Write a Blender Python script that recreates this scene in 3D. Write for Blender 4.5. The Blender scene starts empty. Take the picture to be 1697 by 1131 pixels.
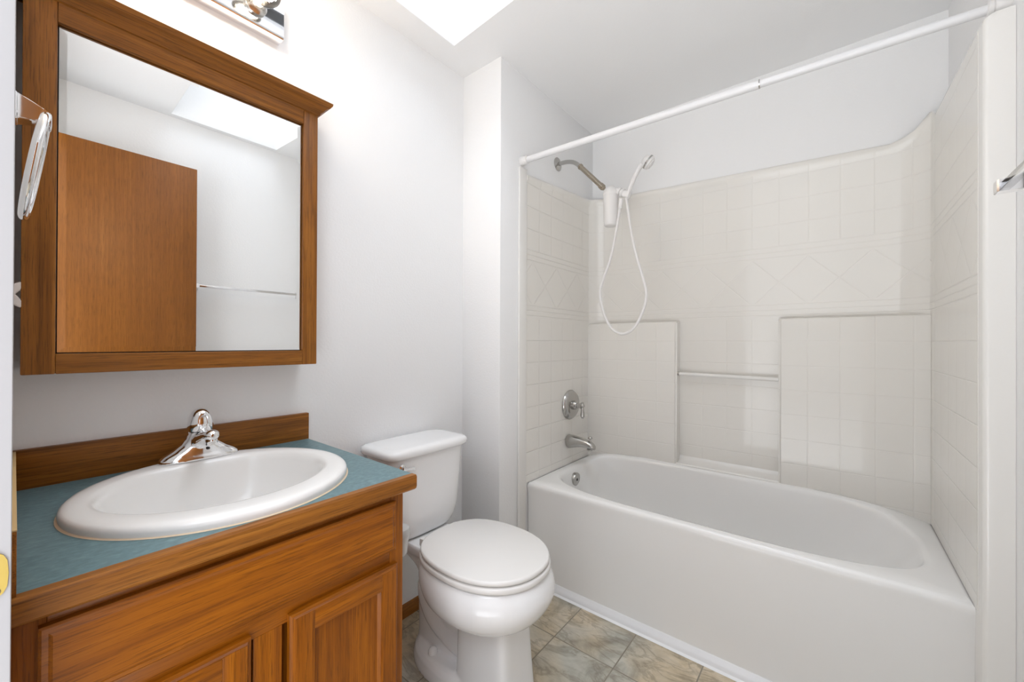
import bpy, bmesh, math, random
from mathutils import Vector, Matrix
random.seed(4)
PI = math.pi
S = bpy.context.scene
COL = S.collection

# ------------------------------------------------------------------ camera
CAM = Vector((1.4193, 0.0, 1.1434))
F = Vector((-0.62691, 0.77909, 0.00314)).normalized()
R = Vector((0.77909, 0.62690, 0.00415)); R = (R - F * R.dot(F)).normalized()
U = R.cross(F)
cd = bpy.data.cameras.new('camera'); cam = bpy.data.objects.new('camera', cd); COL.objects.link(cam)
M3 = Matrix((R, U, -F)).transposed()
cam.matrix_world = Matrix.Translation(CAM) @ M3.to_4x4()
cd.sensor_width = 36.0; cd.lens = 36.0 * 663.94 / 1697.0
cd.clip_start = 0.02; cd.clip_end = 60
S.camera = cam

# ------------------------------------------------------------------ view + world (daylight above, added fill from below through the doorway)
S.view_settings.view_transform = 'Standard'
S.view_settings.look = 'None'
S.view_settings.gamma = 1.0
S.view_settings.use_curve_mapping = False
S.view_settings.exposure = 0.14
W = bpy.data.worlds.new('sky_and_fill'); S.world = W; W.use_nodes = True
nt = W.node_tree; nt.nodes.clear()
wo = nt.nodes.new('ShaderNodeOutputWorld'); wb = nt.nodes.new('ShaderNodeBackground')
tc = nt.nodes.new('ShaderNodeTexCoord'); sx = nt.nodes.new('ShaderNodeSeparateXYZ')
rp = nt.nodes.new('ShaderNodeValToRGB')
E_ = rp.color_ramp.elements
STOPS = [(0.0, (.84, .86, .89, 1)), (.38, (.78, .80, .83, 1)), (.48, (.165, .168, .175, 1)), (.74, (.165, .169, .176, 1)), (.92, (1.22, 1.30, 1.41, 1))]  # bright lower stops are an added upward fill that lifts ceiling and upper walls
while len(E_) < len(STOPS): E_.new(.5)
for e_, (p_, c_) in zip(E_, STOPS): e_.position = p_; e_.color = c_
mz = nt.nodes.new('ShaderNodeMath'); mz.operation = 'MULTIPLY_ADD'; mz.inputs[1].default_value = .5; mz.inputs[2].default_value = .5
nt.links.new(tc.outputs['Generated'], sx.inputs[0]); nt.links.new(sx.outputs['Z'], mz.inputs[0]); nt.links.new(mz.outputs[0], rp.inputs[0])
nt.links.new(rp.outputs[0], wb.inputs[0]); wb.inputs[1].default_value = 5.2
nt.links.new(wb.outputs[0], wo.inputs[0])

def portal(name, loc, rot, sx_, sy_):
    l = bpy.data.lights.new(name, 'AREA'); l.shape = 'RECTANGLE'; l.size = sx_; l.size_y = sy_
    l.cycles.is_portal = True
    o = bpy.data.objects.new(name, l); o.location = loc; o.rotation_euler = rot; COL.objects.link(o)
# world light enters by the skylight and by the open doorway
portal('skylight_portal', (0.93, 0.85, 3.02), (0, 0, 0), 1.5, 0.8)
portal('doorway_portal', (1.15, -0.125, 1.0), (PI / 2, 0, 0), 0.9, 2.1)

# the ceiling lamp of the hall beyond the doorway
for hx_, hz_ in ((1.12, 2.30), (1.26, 2.22)):
    hl = bpy.data.lights.new('hall_lamp', 'POINT'); hl.energy = 1.1; hl.color = (1.0, .95, .88); hl.shadow_soft_size = .018
    ho = bpy.data.objects.new('hall_lamp', hl); ho.location = (hx_, -1.2, hz_); COL.objects.link(ho)

# ------------------------------------------------------------------ key positions (metres)
FLOOR = -0.022
H = 2.44          # ceiling
YF = 1.377        # return wall facing the door
XP = 0.241        # plumbing wall
YB = 2.262        # back wall
XR = 1.714        # right wall of the tub alcove
XW = 1.762        # right wall of the room
Y0 = -0.012       # wall with the doorway
YA = 1.5875       # front of the tub
RIM = 0.4575

# ------------------------------------------------------------------ material helpers
def mat(name):
    m = bpy.data.materials.new(name); m.use_nodes = True
    return m, m.node_tree, m.node_tree.nodes['Principled BSDF']
def srgb(r, g, b):
    f = lambda c: c / 12.92 if c <= .04045 else ((c + .055) / 1.055) ** 2.4
    return (f(r / 255), f(g / 255), f(b / 255), 1)
def N(t, kind, **kw):
    n = t.nodes.new(kind)
    for k, v in kw.items(): setattr(n, k, v)
    return n
def math_(t, op, a, b=None, c=None):
    n = t.nodes.new('ShaderNodeMath'); n.operation = op
    for i, v in enumerate((a, b, c)):
        if v is None: continue
        if isinstance(v, (int, float)): n.inputs[i].default_value = v
        else: t.links.new(v, n.inputs[i])
    return n.outputs[0]
def ramp(t, src, stops):
    n = t.nodes.new('ShaderNodeValToRGB'); e = n.color_ramp.elements
    while len(e) < len(stops): e.new(0.5)
    for i, (p, c) in enumerate(stops): e[i].position = p; e[i].color = c
    t.links.new(src, n.inputs[0]); return n.outputs[0]
def noise(t, vec, scale, detail=4, rough=.55, dist=0):
    n = t.nodes.new('ShaderNodeTexNoise'); n.inputs['Scale'].default_value = scale
    n.inputs['Detail'].default_value = detail; n.inputs['Roughness'].default_value = rough
    n.inputs['Distortion'].default_value = dist
    if vec is not None: t.links.new(vec, n.inputs['Vector'])
    return n.outputs['Fac']
def objco(t): return t.nodes.new('ShaderNodeTexCoord').outputs['Object']
def mapping(t, vec, scale, loc=(0, 0, 0)):
    n = t.nodes.new('ShaderNodeMapping'); n.inputs['Scale'].default_value = scale; n.inputs['Location'].default_value = loc
    t.links.new(vec, n.inputs[0]); return n.outputs[0]
def bump(t, b, h, strength, dist):
    n = t.nodes.new('ShaderNodeBump'); n.inputs['Strength'].default_value = strength; n.inputs['Distance'].default_value = dist
    t.links.new(h, n.inputs['Height']); t.links.new(n.outputs[0], b.inputs['Normal']); return n
def mixc(t, f, a, b):
    n = t.nodes.new('ShaderNodeMix'); n.data_type = 'RGBA'
    for s, v in ((0, f), (6, a), (7, b)):
        if isinstance(v, (int, float, tuple)): n.inputs[s].default_value = v
        else: t.links.new(v, n.inputs[s])
    return n.outputs[2]

def simple(name, col, rough=.4, metal=0, coat=0, spec=.5):
    m, t, b = mat(name); b.inputs['Base Color'].default_value = col; b.inputs['Roughness'].default_value = rough
    b.inputs['Metallic'].default_value = metal; b.inputs['Coat Weight'].default_value = coat
    b.inputs['Specular IOR Level'].default_value = spec
    # faint surface variation so that nothing is perfectly uniform
    n = noise(t, objco(t), 9, 3)
    t.links.new(math_(t, 'MULTIPLY_ADD', n, .06, max(rough - .03, .01)), b.inputs['Roughness'])
    return m

def wall_paint(name, col, bs=.25):
    m, t, b = mat(name); b.inputs['Base Color'].default_value = col; b.inputs['Roughness'].default_value = .55
    b.inputs['Specular IOR Level'].default_value = .3
    bump(t, b, noise(t, objco(t), 120, 3, .5), bs, .0025)
    return m
PAINT = wall_paint('painted_wall', srgb(242, 242, 242))
CEIL = wall_paint('ceiling_paint', srgb(242, 242, 242), .15)
TRIMW = simple('white_trim_paint', srgb(232, 232, 233), .35)
PORC = simple('white_porcelain', srgb(240, 240, 240), .14, coat=.2)
SINKW = simple('sink_porcelain', srgb(234, 233, 231), .2, coat=.1)
PLASTW = simple('white_plastic', srgb(232, 230, 228), .3)
CHROME = simple('chrome', (.86, .86, .87, 1), .08, 1)
NICKEL = simple('worn_nickel', (.50, .49, .47, 1), .22, 1)
BRONZE = simple('warm_nickel', (.42, .37, .30, 1), .22, 1)
BRASS = simple('brass', srgb(196, 174, 98), .35, 1)
BLACK = simple('dark_gap', srgb(30, 26, 24), .6)
CAULK = simple('white_caulk', srgb(235, 235, 235), .4)
SPLINT = simple('bare_wood', srgb(196, 164, 112), .6)

def oak(name, axis, dark, mid, light, rough=.38, figure=1.0):
    m, t, b = mat(name)
    info = t.nodes.new('ShaderNodeObjectInfo')
    co = objco(t)
    off = t.nodes.new('ShaderNodeVectorMath'); off.operation = 'ADD'
    sc = t.nodes.new('ShaderNodeVectorMath'); sc.operation = 'SCALE'
    cmb = t.nodes.new('ShaderNodeCombineXYZ')
    for i in range(3): t.links.new(info.outputs['Random'], cmb.inputs[i])
    t.links.new(cmb.outputs[0], sc.inputs[0]); sc.inputs['Scale'].default_value = 7.3
    t.links.new(co, off.inputs[0]); t.links.new(sc.outputs[0], off.inputs[1])
    v = off.outputs[0]
    def st(along, across): return tuple(along if i == axis else across for i in range(3))
    # fine open pores, growth bands and a broad tonal drift, all drawn out along the grain
    pores = noise(t, mapping(t, v, st(14, 420)), 1.0, 4, .65)
    fine = noise(t, mapping(t, v, st(1.8, 120)), 1.0, 4, .6, .15)
    fig = noise(t, mapping(t, v, st(.75, 9)), 1.0, 2, .4)
    ringc = math_(t, 'ABSOLUTE', math_(t, 'SUBTRACT', math_(t, 'FRACT', math_(t, 'MULTIPLY', fig, 7.0 * figure)), .5))
    ringc = ramp(t, ringc, [(0, (0, 0, 0, 1)), (.22, (1, 1, 1, 1))])
    drift = noise(t, v, 3.0, 2)
    a = math_(t, 'ADD', math_(t, 'MULTIPLY', fine, .62), math_(t, 'MULTIPLY', ringc, .08))
    a = math_(t, 'ADD', a, math_(t, 'MULTIPLY', drift, .22))
    c = ramp(t, a, [(.31, dark), (.51, mid), (.72, light)])
    p = ramp(t, pores, [(.38, (1, 1, 1, 1)), (.48, (0, 0, 0, 1))])
    c = mixc(t, math_(t, 'MULTIPLY', p, .5), c, tuple(x * .45 for x in dark[:3]) + (1,))
    t.links.new(c, b.inputs['Base Color'])
    b.inputs['Roughness'].default_value = rough; b.inputs['Specular IOR Level'].default_value = .35
    bump(t, b, pores, .12, .001)
    return m
A_D, A_M, A_L = srgb(116, 61, 6), srgb(149, 84, 8), srgb(167, 99, 16)
B_D, B_M, B_L = srgb(112, 66, 18), srgb(146, 90, 27), srgb(170, 112, 44)
OAKY = oak('amber_oak_across', 1, A_D, A_M, A_L)
OAKZ = oak('amber_oak_upright', 2, A_D, A_M, A_L, figure=.7)
BOAKY = oak('brown_oak_across', 1, B_D, B_M, B_L, .45)
BOAKZ = oak('brown_oak_upright', 2, B_D, B_M, B_L, .45)
BOAKX = oak('brown_oak_sideways', 0, B_D, B_M, B_L, .45)
VENEER = oak('door_veneer', 2, srgb(122, 72, 22), srgb(136, 82, 26), srgb(148, 94, 34), .4, .15)

def laminate():
    m, t, b = mat('teal_laminate'); co = objco(t)
    n1 = noise(t, mapping(t, co, (110, 60, 30), ), 1, 5, .65)
    n2 = noise(t, co, 5, 3)
    c = ramp(t, n1, [(.3, srgb(80, 110, 116)), (.55, srgb(100, 132, 140)), (.75, srgb(120, 152, 158))])
    c = mixc(t, math_(t, 'MULTIPLY', n2, .35), c, srgb(104, 122, 118))
    t.links.new(c, b.inputs['Base Color']); b.inputs['Roughness'].default_value = .38
    return m
LAM = laminate()

def mirror_mat():
    m, t, b = mat('mirror_silver'); b.inputs['Base Color'].default_value = (.9, .91, .91, 1); b.inputs['Metallic'].default_value = 1
    n = noise(t, objco(t), 3, 2)
    t.links.new(math_(t, 'MULTIPLY', n, .012), b.inputs['Roughness'])
    return m
MIRROR = mirror_mat()

def clear(name, tint=(1, 1, 1, 1), gl=.12):
    m = bpy.data.materials.new(name); m.use_nodes = True; t = m.node_tree; t.nodes.clear()
    o = t.nodes.new('ShaderNodeOutputMaterial'); mx = t.nodes.new('ShaderNodeMixShader')
    tr = t.nodes.new('ShaderNodeBsdfTransparent'); g = t.nodes.new('ShaderNodeBsdfGlossy'); fr = t.nodes.new('ShaderNodeFresnel')
    tr.inputs[0].default_value = tint; g.inputs['Roughness'].default_value = .05
    fr.inputs['IOR'].default_value = 1.45
    t.links.new(math_(t, 'ADD', fr.outputs[0], gl * .3), mx.inputs[0]); t.links.new(tr.outputs[0], mx.inputs[1]); t.links.new(g.outputs[0], mx.inputs[2])
    t.links.new(mx.outputs[0], o.inputs[0]); return m
GLASS = clear('clear_glass')
FROST = simple('translucent_plastic', srgb(226, 226, 224), .25)
FROST.node_tree.nodes['Principled BSDF'].inputs['Transmission Weight'].default_value = .35

def emit(name, col, s):
    m = bpy.data.materials.new(name); m.use_nodes = True; t = m.node_tree; t.nodes.clear()
    o = t.nodes.new('ShaderNodeOutputMaterial'); e = t.nodes.new('ShaderNodeEmission'); e.inputs[0].default_value = col; e.inputs[1].default_value = s
    t.links.new(e.outputs[0], o.inputs[0]); return m
GLOW = emit('lamp_glow', (1.0, .80, .52, 1), 22)

# gelcoat with moulded tile grooves: u is the horizontal coordinate of the panel
def gelcoat(name, ucomp, uoff, bs, warm=srgb(238, 235, 229)):
    m, t, b = mat(name); co = objco(t)
    s = t.nodes.new('ShaderNodeSeparateXYZ'); t.links.new(co, s.inputs[0])
    u = s.outputs[ucomp]; z = s.outputs['Z']
    def grid(v, off, per, w):
        f = math_(t, 'FRACT', math_(t, 'MULTIPLY_ADD', v, 1 / per, .5 - off / per))
        d = math_(t, 'MULTIPLY', math_(t, 'ABSOLUTE', math_(t, 'SUBTRACT', f, .5)), per)
        n = t.nodes.new('ShaderNodeMapRange'); n.interpolation_type = 'SMOOTHSTEP'
        t.links.new(d, n.inputs[0]); n.inputs[1].default_value = 0; n.inputs[2].default_value = w
        n.inputs[3].default_value = 1; n.inputs[4].default_value = 0
        return n.outputs[0]
    def zone(a, c):
        return math_(t, 'MULTIPLY', math_(t, 'GREATER_THAN', z, a), math_(t, 'LESS_THAN', z, c))
    def mul(a, c): return math_(t, 'MULTIPLY', a, c)
    def mx(a, c): return math_(t, 'MAXIMUM', a, c)
    w = .0035
    tiles = mx(grid(z, .601, .1102, w), grid(u, uoff, .1111, w))
    tiles = mul(tiles, mx(zone(.3, 1.258), zone(1.605, 1.955)))
    trip = mul(grid(z, 1.575, .025, w), mx(zone(1.54, 1.61), zone(1.265, 1.335)))
    u0 = math_(t, 'SUBTRACT', u, .778 if ucomp == 'X' else 1.95)
    z0 = math_(t, 'SUBTRACT', z, 1.433)
    dia = mx(grid(math_(t, 'ADD', u0, z0), 0, .2194, w * 1.4), grid(math_(t, 'SUBTRACT', u0, z0), 0, .2194, w * 1.4))
    dia = mul(dia, zone(1.335, 1.54))
    g = mx(mx(tiles, trip), dia)
    h = math_(t, 'SUBTRACT', math_(t, 'MULTIPLY', noise(t, co, 14, 2, .4), .8), g)
    b.inputs['Base Color'].default_value = warm
    b.inputs['Roughness'].default_value = .3; b.inputs['Coat Weight'].default_value = .4; b.inputs['Coat Roughness'].default_value = .03; b.inputs['Specular IOR Level'].default_value = .3
    bump(t, b, h, bs, .003)
    return m
GELX = gelcoat('gelcoat_tiles_back', 'X', .661, .32)
GELY = gelcoat('gelcoat_tiles_side', 'Y', 1.90, .6)
GEL = simple('gelcoat_plain', srgb(238, 236, 232), .25, coat=.15)
TUBW = simple('tub_enamel', srgb(242, 241, 239), .2, coat=.15)

def vinyl():
    m, t, b = mat('stone_vinyl'); co = objco(t)
    br = t.nodes.new('ShaderNodeTexBrick'); br.offset = 0; br.squash = 1
    t.links.new(mapping(t, co, (1, 1, 1), (-.5568, -1.3474, 0)), br.inputs['Vector'])
    br.inputs['Scale'].default_value = 1; br.inputs['Brick Width'].default_value = .2477; br.inputs['Row Height'].default_value = .2477
    br.inputs['Mortar Size'].default_value = .0028; br.inputs['Mortar Smooth'].default_value = .4
    br.inputs['Color1'].default_value = (0, 0, 0, 1); br.inputs['Color2'].default_value = (1, 1, 1, 1); br.inputs['Mortar'].default_value = (.5, .5, .5, 1)
    warp = t.nodes.new('ShaderNodeVectorMath'); warp.operation = 'ADD'
    sc = t.nodes.new('ShaderNodeVectorMath'); sc.operation = 'SCALE'; sc.inputs['Scale'].default_value = 3.0
    t.links.new(br.outputs['Color'], sc.inputs[0]); t.links.new(co, warp.inputs[0]); t.links.new(sc.outputs[0], warp.inputs[1])
    v = warp.outputs[0]
    big = noise(t, v, 5.5, 5, .6, 1.2); fine = noise(t, mapping(t, v, (26, 60, 20)), 1, 5, .7, .8); hue = noise(t, v, 3.2, 2, .5)
    grey = ramp(t, big, [(.3, srgb(142, 140, 130)), (.5, srgb(186, 184, 172)), (.72, srgb(210, 207, 196))])
    tan = ramp(t, big, [(.3, srgb(160, 143, 117)), (.5, srgb(204, 187, 158)), (.72, srgb(222, 209, 187))])
    c = mixc(t, ramp(t, hue, [(.42, (0, 0, 0, 1)), (.58, (1, 1, 1, 1))]), grey, tan)
    rot = t.nodes.new('ShaderNodeMapping'); rot.inputs['Rotation'].default_value = (0, 0, .65); rot.inputs['Scale'].default_value = (4.0, 11.0, 4.0)
    t.links.new(v, rot.inputs[0])
    ridge = math_(t, 'ABSOLUTE', math_(t, 'SUBTRACT', noise(t, rot.outputs[0], 1.0, 6, .62, 1.0), .5))
    vein = ramp(t, ridge, [(0, (1, 1, 1, 1)), (.05, (0, 0, 0, 1))])
    streak = noise(t, rot.outputs[0], 2.2, 5, .7, .6)
    c = mixc(t, ramp(t, streak, [(.35, (.30, .30, .30, 1)), (.6, (0, 0, 0, 1))]), c, srgb(126, 116, 98))
    c = mixc(t, math_(t, 'MULTIPLY', vein, .48), c, srgb(108, 97, 80))
    c = mixc(t, math_(t, 'MULTIPLY', fine, .25), c, srgb(160, 150, 130))
    c = mixc(t, math_(t, 'MULTIPLY', br.outputs['Fac'], .75), c, srgb(112, 104, 90))
    t.links.new(c, b.inputs['Base Color']); b.inputs['Roughness'].default_value = .32
    bump(t, b, math_(t, 'SUBTRACT', math_(t, 'MULTIPLY', ridge, 2.0), br.outputs['Fac']), .3, .002)
    return m
VINYL = vinyl()

# ------------------------------------------------------------------ mesh helpers
def link(name, bm, m, parent=None, sharp=35, loc=None, smooth=True):
    me = bpy.data.meshes.new(name)
    bmesh.ops.recalc_face_normals(bm, faces=bm.faces[:])
    if loc is not None: bmesh.ops.translate(bm, verts=bm.verts[:], vec=-Vector(loc))
    elif parent is not None: bmesh.ops.translate(bm, verts=bm.verts[:], vec=-world_loc(parent))
    bm.to_mesh(me); bm.free()
    if smooth:
        for p in me.polygons: p.use_smooth = True
        me.set_sharp_from_angle(angle=math.radians(sharp))
    for mm in (m if isinstance(m, (list, tuple)) else [m]): me.materials.append(mm)
    o = bpy.data.objects.new(name, me); COL.objects.link(o)
    if loc is not None: o.location = loc
    if parent is not None: o.parent = parent
    return o
def world_loc(o):
    v = Vector(o.location); p = o.parent
    while p is not None: v += Vector(p.location); p = p.parent
    return v
def thing(name, label, cat, loc=(0, 0, 0), group=None):
    o = bpy.data.objects.new(name, None); COL.objects.link(o); o.location = loc; o.empty_display_size = .05
    o['label'] = label; o['category'] = cat
    if group: o['group'] = group
    return o
def struct(o, label=None):
    o['kind'] = 'structure'
    if label: o['label'] = label
    return o
def box(bm, a, b, bev=0, seg=2, mi=0):
    x0, y0, z0 = [min(p, q) for p, q in zip(a, b)]; x1, y1, z1 = [max(p, q) for p, q in zip(a, b)]
    t = bmesh.new()
    vs = [t.verts.new(p) for p in ((x0, y0, z0), (x1, y0, z0), (x1, y1, z0), (x0, y1, z0), (x0, y0, z1), (x1, y0, z1), (x1, y1, z1), (x0, y1, z1))]
    for f in ((3, 2, 1, 0), (4, 5, 6, 7), (0, 1, 5, 4), (1, 2, 6, 5), (2, 3, 7, 6), (3, 0, 4, 7)): t.faces.new([vs[i] for i in f])
    if bev: bmesh.ops.bevel(t, geom=t.edges[:] , offset=bev, segments=seg, profile=.5, affect='EDGES')
    merge(bm, t, mi)
def merge(bm, t, mi=0):
    mp = {v: bm.verts.new(v.co) for v in t.verts}
    for f in t.faces:
        try: nf = bm.faces.new([mp[v] for v in f.verts]); nf.material_index = mi
        except ValueError: pass
    t.free()
def loft(bm, rings, cap0=True, cap1=True, closed=True, mi=0):
    L = [[bm.verts.new(p) for p in r] for r in rings]
    n = len(L[0])
    for a, b in zip(L, L[1:]):
        for i in range(n if closed else n - 1):
            j = (i + 1) % n
            try: f = bm.faces.new((a[i], a[j], b[j], b[i])); f.material_index = mi
            except ValueError: pass
    if closed and cap0: bm.faces.new(L[0][::-1]).material_index = mi
    if closed and cap1: bm.faces.new(L[-1]).material_index = mi
def frame_axes(d, up=None):
    d = Vector(d).normalized(); u = Vector(up) if up else (Vector((0, 0, 1)) if abs(d.z) < .9 else Vector((1, 0, 0)))
    a = u.cross(d).normalized(); return a, d.cross(a).normalized(), d
def tube(bm, pts, r, n=16, cap=True, mi=0):
    pts = [Vector(p) for p in pts]; rs = r if isinstance(r, (list, tuple)) else [r] * len(pts)
    rings = []; a = None
    for i, p in enumerate(pts):
        d = (pts[min(i + 1, len(pts) - 1)] - pts[max(i - 1, 0)]).normalized()
        if a is None: a, b, _ = frame_axes(d)
        else:
            a = (a - d * a.dot(d)).normalized(); b = d.cross(a)
        rings.append([p + a * math.cos(2 * PI * k / n) * rs[i] + b * math.sin(2 * PI * k / n) * rs[i] for k in range(n)])
    loft(bm, rings, cap, cap, mi=mi)
def lathe(bm, org, axis, prof, n=32, mi=0, up=None):
    """prof: list of (distance along axis, radius)"""
    a, b, d = frame_axes(axis, up); org = Vector(org); rings = []
    for h, r in prof:
        rings.append([org + d * h + (a * math.cos(2 * PI * k / n) + b * math.sin(2 * PI * k / n)) * max(r, 1e-5) for k in range(n)])
    loft(bm, rings, True, True, mi=mi)
def catmull(pts, sub=8):
    pts = [Vector(p) for p in pts]; out = []
    for i in range(len(pts) - 1):
        p0 = pts[max(i - 1, 0)]; p1 = pts[i]; p2 = pts[i + 1]; p3 = pts[min(i + 2, len(pts) - 1)]
        for k in range(sub):
            t = k / sub
            out.append(.5 * ((2 * p1) + (p2 - p0) * t + (2 * p0 - 5 * p1 + 4 * p2 - p3) * t * t + (3 * p1 - p0 - 3 * p2 + p3) * t ** 3))
    out.append(pts[-1]); return out
def prism(bm, poly, axis, a, b, mi=0):
    """extrude a 2D polygon along an axis (0,1,2); polygon gives the two other coordinates in order"""
    def P(q, h):
        c = list(q); c.insert(axis, h); return Vector(c)
    loft(bm, [[P(q, a) for q in poly], [P(q, b) for q in poly]], mi=mi)
def sell(t, n):
    c, s = math.cos(t), math.sin(t)
    return math.copysign(abs(c) ** (2 / n), c), math.copysign(abs(s) ** (2 / n), s)
def oval(cy, z, xb, xf, hw, n=2.2, nb=None, k=56):
    cx = (xb + xf) / 2; a = (xf - xb) / 2; out = []
    for i in range(k):
        t = 2 * PI * i / k; e = n if math.cos(t) >= 0 else (nb or n); c, s = sell(t, e)
        out.append(Vector((cx + a * c, cy + hw * s, z)))
    return out
def B(): return bmesh.new()

# ================================================================== ROOM SHELL
bm = B(); box(bm, (-.1, -.14, FLOOR - .08), (1.9, 2.4, FLOOR)); struct(link('floor', bm, VINYL, loc=(0, 0, 0)), 'stone patterned vinyl tile floor')
bm = B(); box(bm, (-.12, Y0 - .12, FLOOR - .08), (0, YF + .02, H + .1)); struct(link('wall_left', bm, PAINT), 'white wall behind vanity and toilet')
bm = B(); box(bm, (-.12, YF, FLOOR - .08), (XP, YB + .12, H + .1), .004); struct(link('wall_plumbing', bm, PAINT), 'white boxed-out wall at the shower end of the tub')
bm = B(); box(bm, (XP - .05, YB, FLOOR - .08), (XW + .05, YB + .12, H + .1)); struct(link('wall_back', bm, PAINT), 'white wall above the tub surround')
bm = B(); box(bm, (XW, Y0 - .12, FLOOR - .08), (XW + .12, YB + .12, H + .1)); struct(link('wall_right', bm, PAINT), 'white wall with towel bar')
# wall with the doorway the picture was taken from
bm = B()
box(bm, (-.12, Y0 - .11, FLOOR - .08), (.70, Y0, H + .1)); box(bm, (1.615, Y0 - .11, FLOOR - .08), (XW + .1, Y0, H + .1)); box(bm, (.70, Y0 - .11, 2.14), (1.615, Y0, H + .1))
struct(link('wall_front', bm, PAINT), 'white wall around the doorway')
# ceiling with the skylight opening and its splayed shaft
Q = [(.122, .545), (.122, 1.20), (1.722, 1.107), (1.722, .555)]
TOPQ = [(.20, .50), (.20, 1.22), (1.66, 1.22), (1.66, .50)]
bm = B()
def ringv(q, z): return [bm.verts.new((x, y, z)) for x, y in q]
OUT = [(-.1, Y0 - .1), (-.1, YB + .1), (XW + .1, YB + .1), (XW + .1, Y0 - .1)]
oa, ia, ob, ib = ringv(OUT, H), ringv(Q, H), ringv(OUT, H + .02), ringv(Q, H + .02)
for i in range(4):
    j = (i + 1) % 4
    bm.faces.new((oa[i], oa[j], ia[j], ia[i])); bm.faces.new((ob[i], ob[j], ib[j], ib[i]))
    bm.faces.new((oa[i], oa[j], ob[j], ob[i])); bm.faces.new((ia[i], ia[j], ib[j], ib[i]))
struct(link('ceiling', bm, CEIL, sharp=20), 'smooth white ceiling')
bm = B(); sh_in0 = ringv(Q, H + .003); sh_in1 = ringv(TOPQ, 3.0)
def grow(q, d):
    cx = sum(p[0] for p in q) / 4; cy = sum(p[1] for p in q) / 4
    return [(x + math.copysign(d, x - cx), y + math.copysign(d, y - cy)) for x, y in q]
so0 = ringv(grow(Q, .05), H + .021); so1 = ringv(grow(TOPQ, .05), 3.0)
for i in range(4):
    j = (i + 1) % 4
    bm.faces.new((sh_in0[i], sh_in0[j], sh_in1[j], sh_in1[i])); bm.faces.new((so0[i], so0[j], so1[j], so1[i]))
    bm.faces.new((sh_in0[i], sh_in0[j], so0[j], so0[i])); bm.faces.new((sh_in1[i], sh_in1[j], so1[j], so1[i]))
struct(link('wall_skylight', bm, PAINT, sharp=20), 'white splayed skylight shaft')
w1 = thing('window_1', 'clear skylight pane at the top of the ceiling shaft', 'window', (.93, .86, 3.0)); struct(w1)
bm = B()
for a, c in (((.15, .45, 3.0), (.24, 1.27, 3.05)), ((1.62, .45, 3.0), (1.71, 1.27, 3.05)), ((.24, .45, 3.0), (1.62, .53, 3.05)), ((.24, 1.19, 3.0), (1.62, 1.27, 3.05))): box(bm, a, c, .004)
link('window_frame', bm, TRIMW, w1)
bm = B(); box(bm, (.23, .52, 3.02), (1.63, 1.2, 3.028)); link('pane', bm, GLASS, w1)

# doorway casing and jamb with its strike plate
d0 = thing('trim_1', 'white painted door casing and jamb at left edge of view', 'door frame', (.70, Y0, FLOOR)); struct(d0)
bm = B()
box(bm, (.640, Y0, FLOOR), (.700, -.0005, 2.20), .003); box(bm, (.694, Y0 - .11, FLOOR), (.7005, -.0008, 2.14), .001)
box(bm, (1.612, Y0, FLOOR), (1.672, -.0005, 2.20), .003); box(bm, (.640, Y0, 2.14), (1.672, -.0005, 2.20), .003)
link('casing', bm, simple('dimmed_white_trim_paint', srgb(188, 188, 190), .35), d0)  # white trim paint, darkened in its colour to offset strong light from the doorway
bm = B()
pl = []
for i in range(20):
    t = 2 * PI * i / 20; c, s = sell(t, 3.4); pl.append((-.033 + .0305 * c, .884 + .0285 * s))
prism(bm, pl, 0, .7005, .7022)
sp = link('strike_plate', bm, BRASS, d0); sp['label'] = 'brass strike plate'
bm = B(); lathe(bm, (.7022, -.012, .866), (1, 0, 0), [(0, .0045), (.0008, .004), (.0009, 0)], 12); link('screw', bm, NICKEL, sp)

# flush veneer door standing open against the right wall (seen in the mirror)
d1 = thing('door_1', 'open flush wood veneer door against right wall reflected in the mirror', 'door', (1.60, -.01, FLOOR)); struct(d1)
bm = B(); box(bm, (1.60, -.006, FLOOR + .012), (1.635, .648, 2.117), .002); link('door_panel', bm, VENEER, d1)

# oak baseboard behind the toilet, white trim along the tub
bm = B(); prism(bm, [(0, FLOOR), (.012, FLOOR), (.012, .018), (.008, .03), (0, .032)], 1, .60, YF); struct(link('baseboard_left', bm, BOAKY, loc=(0, .6, FLOOR)), 'narrow brown oak baseboard')
bm = B(); prism(bm, [(YA + .004, FLOOR), (YA - .012, FLOOR), (YA - .014, FLOOR + .004), (YA - .012, FLOOR + .016), (YA - .008, FLOOR + .021), (YA + .002, FLOOR + .036), (YA + .004, FLOOR + .036)], 0, XP + .001, XR - .001)
struct(link('trim_2', bm, TRIMW), 'white vinyl strip at the foot of the tub apron')
bm = B(); prism(bm, [(YA - .012, FLOOR), (YA - .024, FLOOR + .0005), (YA - .013, FLOOR + .006)], 0, XP + .02, XR - .02)
struct(link('trim_3', bm, CAULK), 'thin bead of caulk on the floor by the tub')

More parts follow.
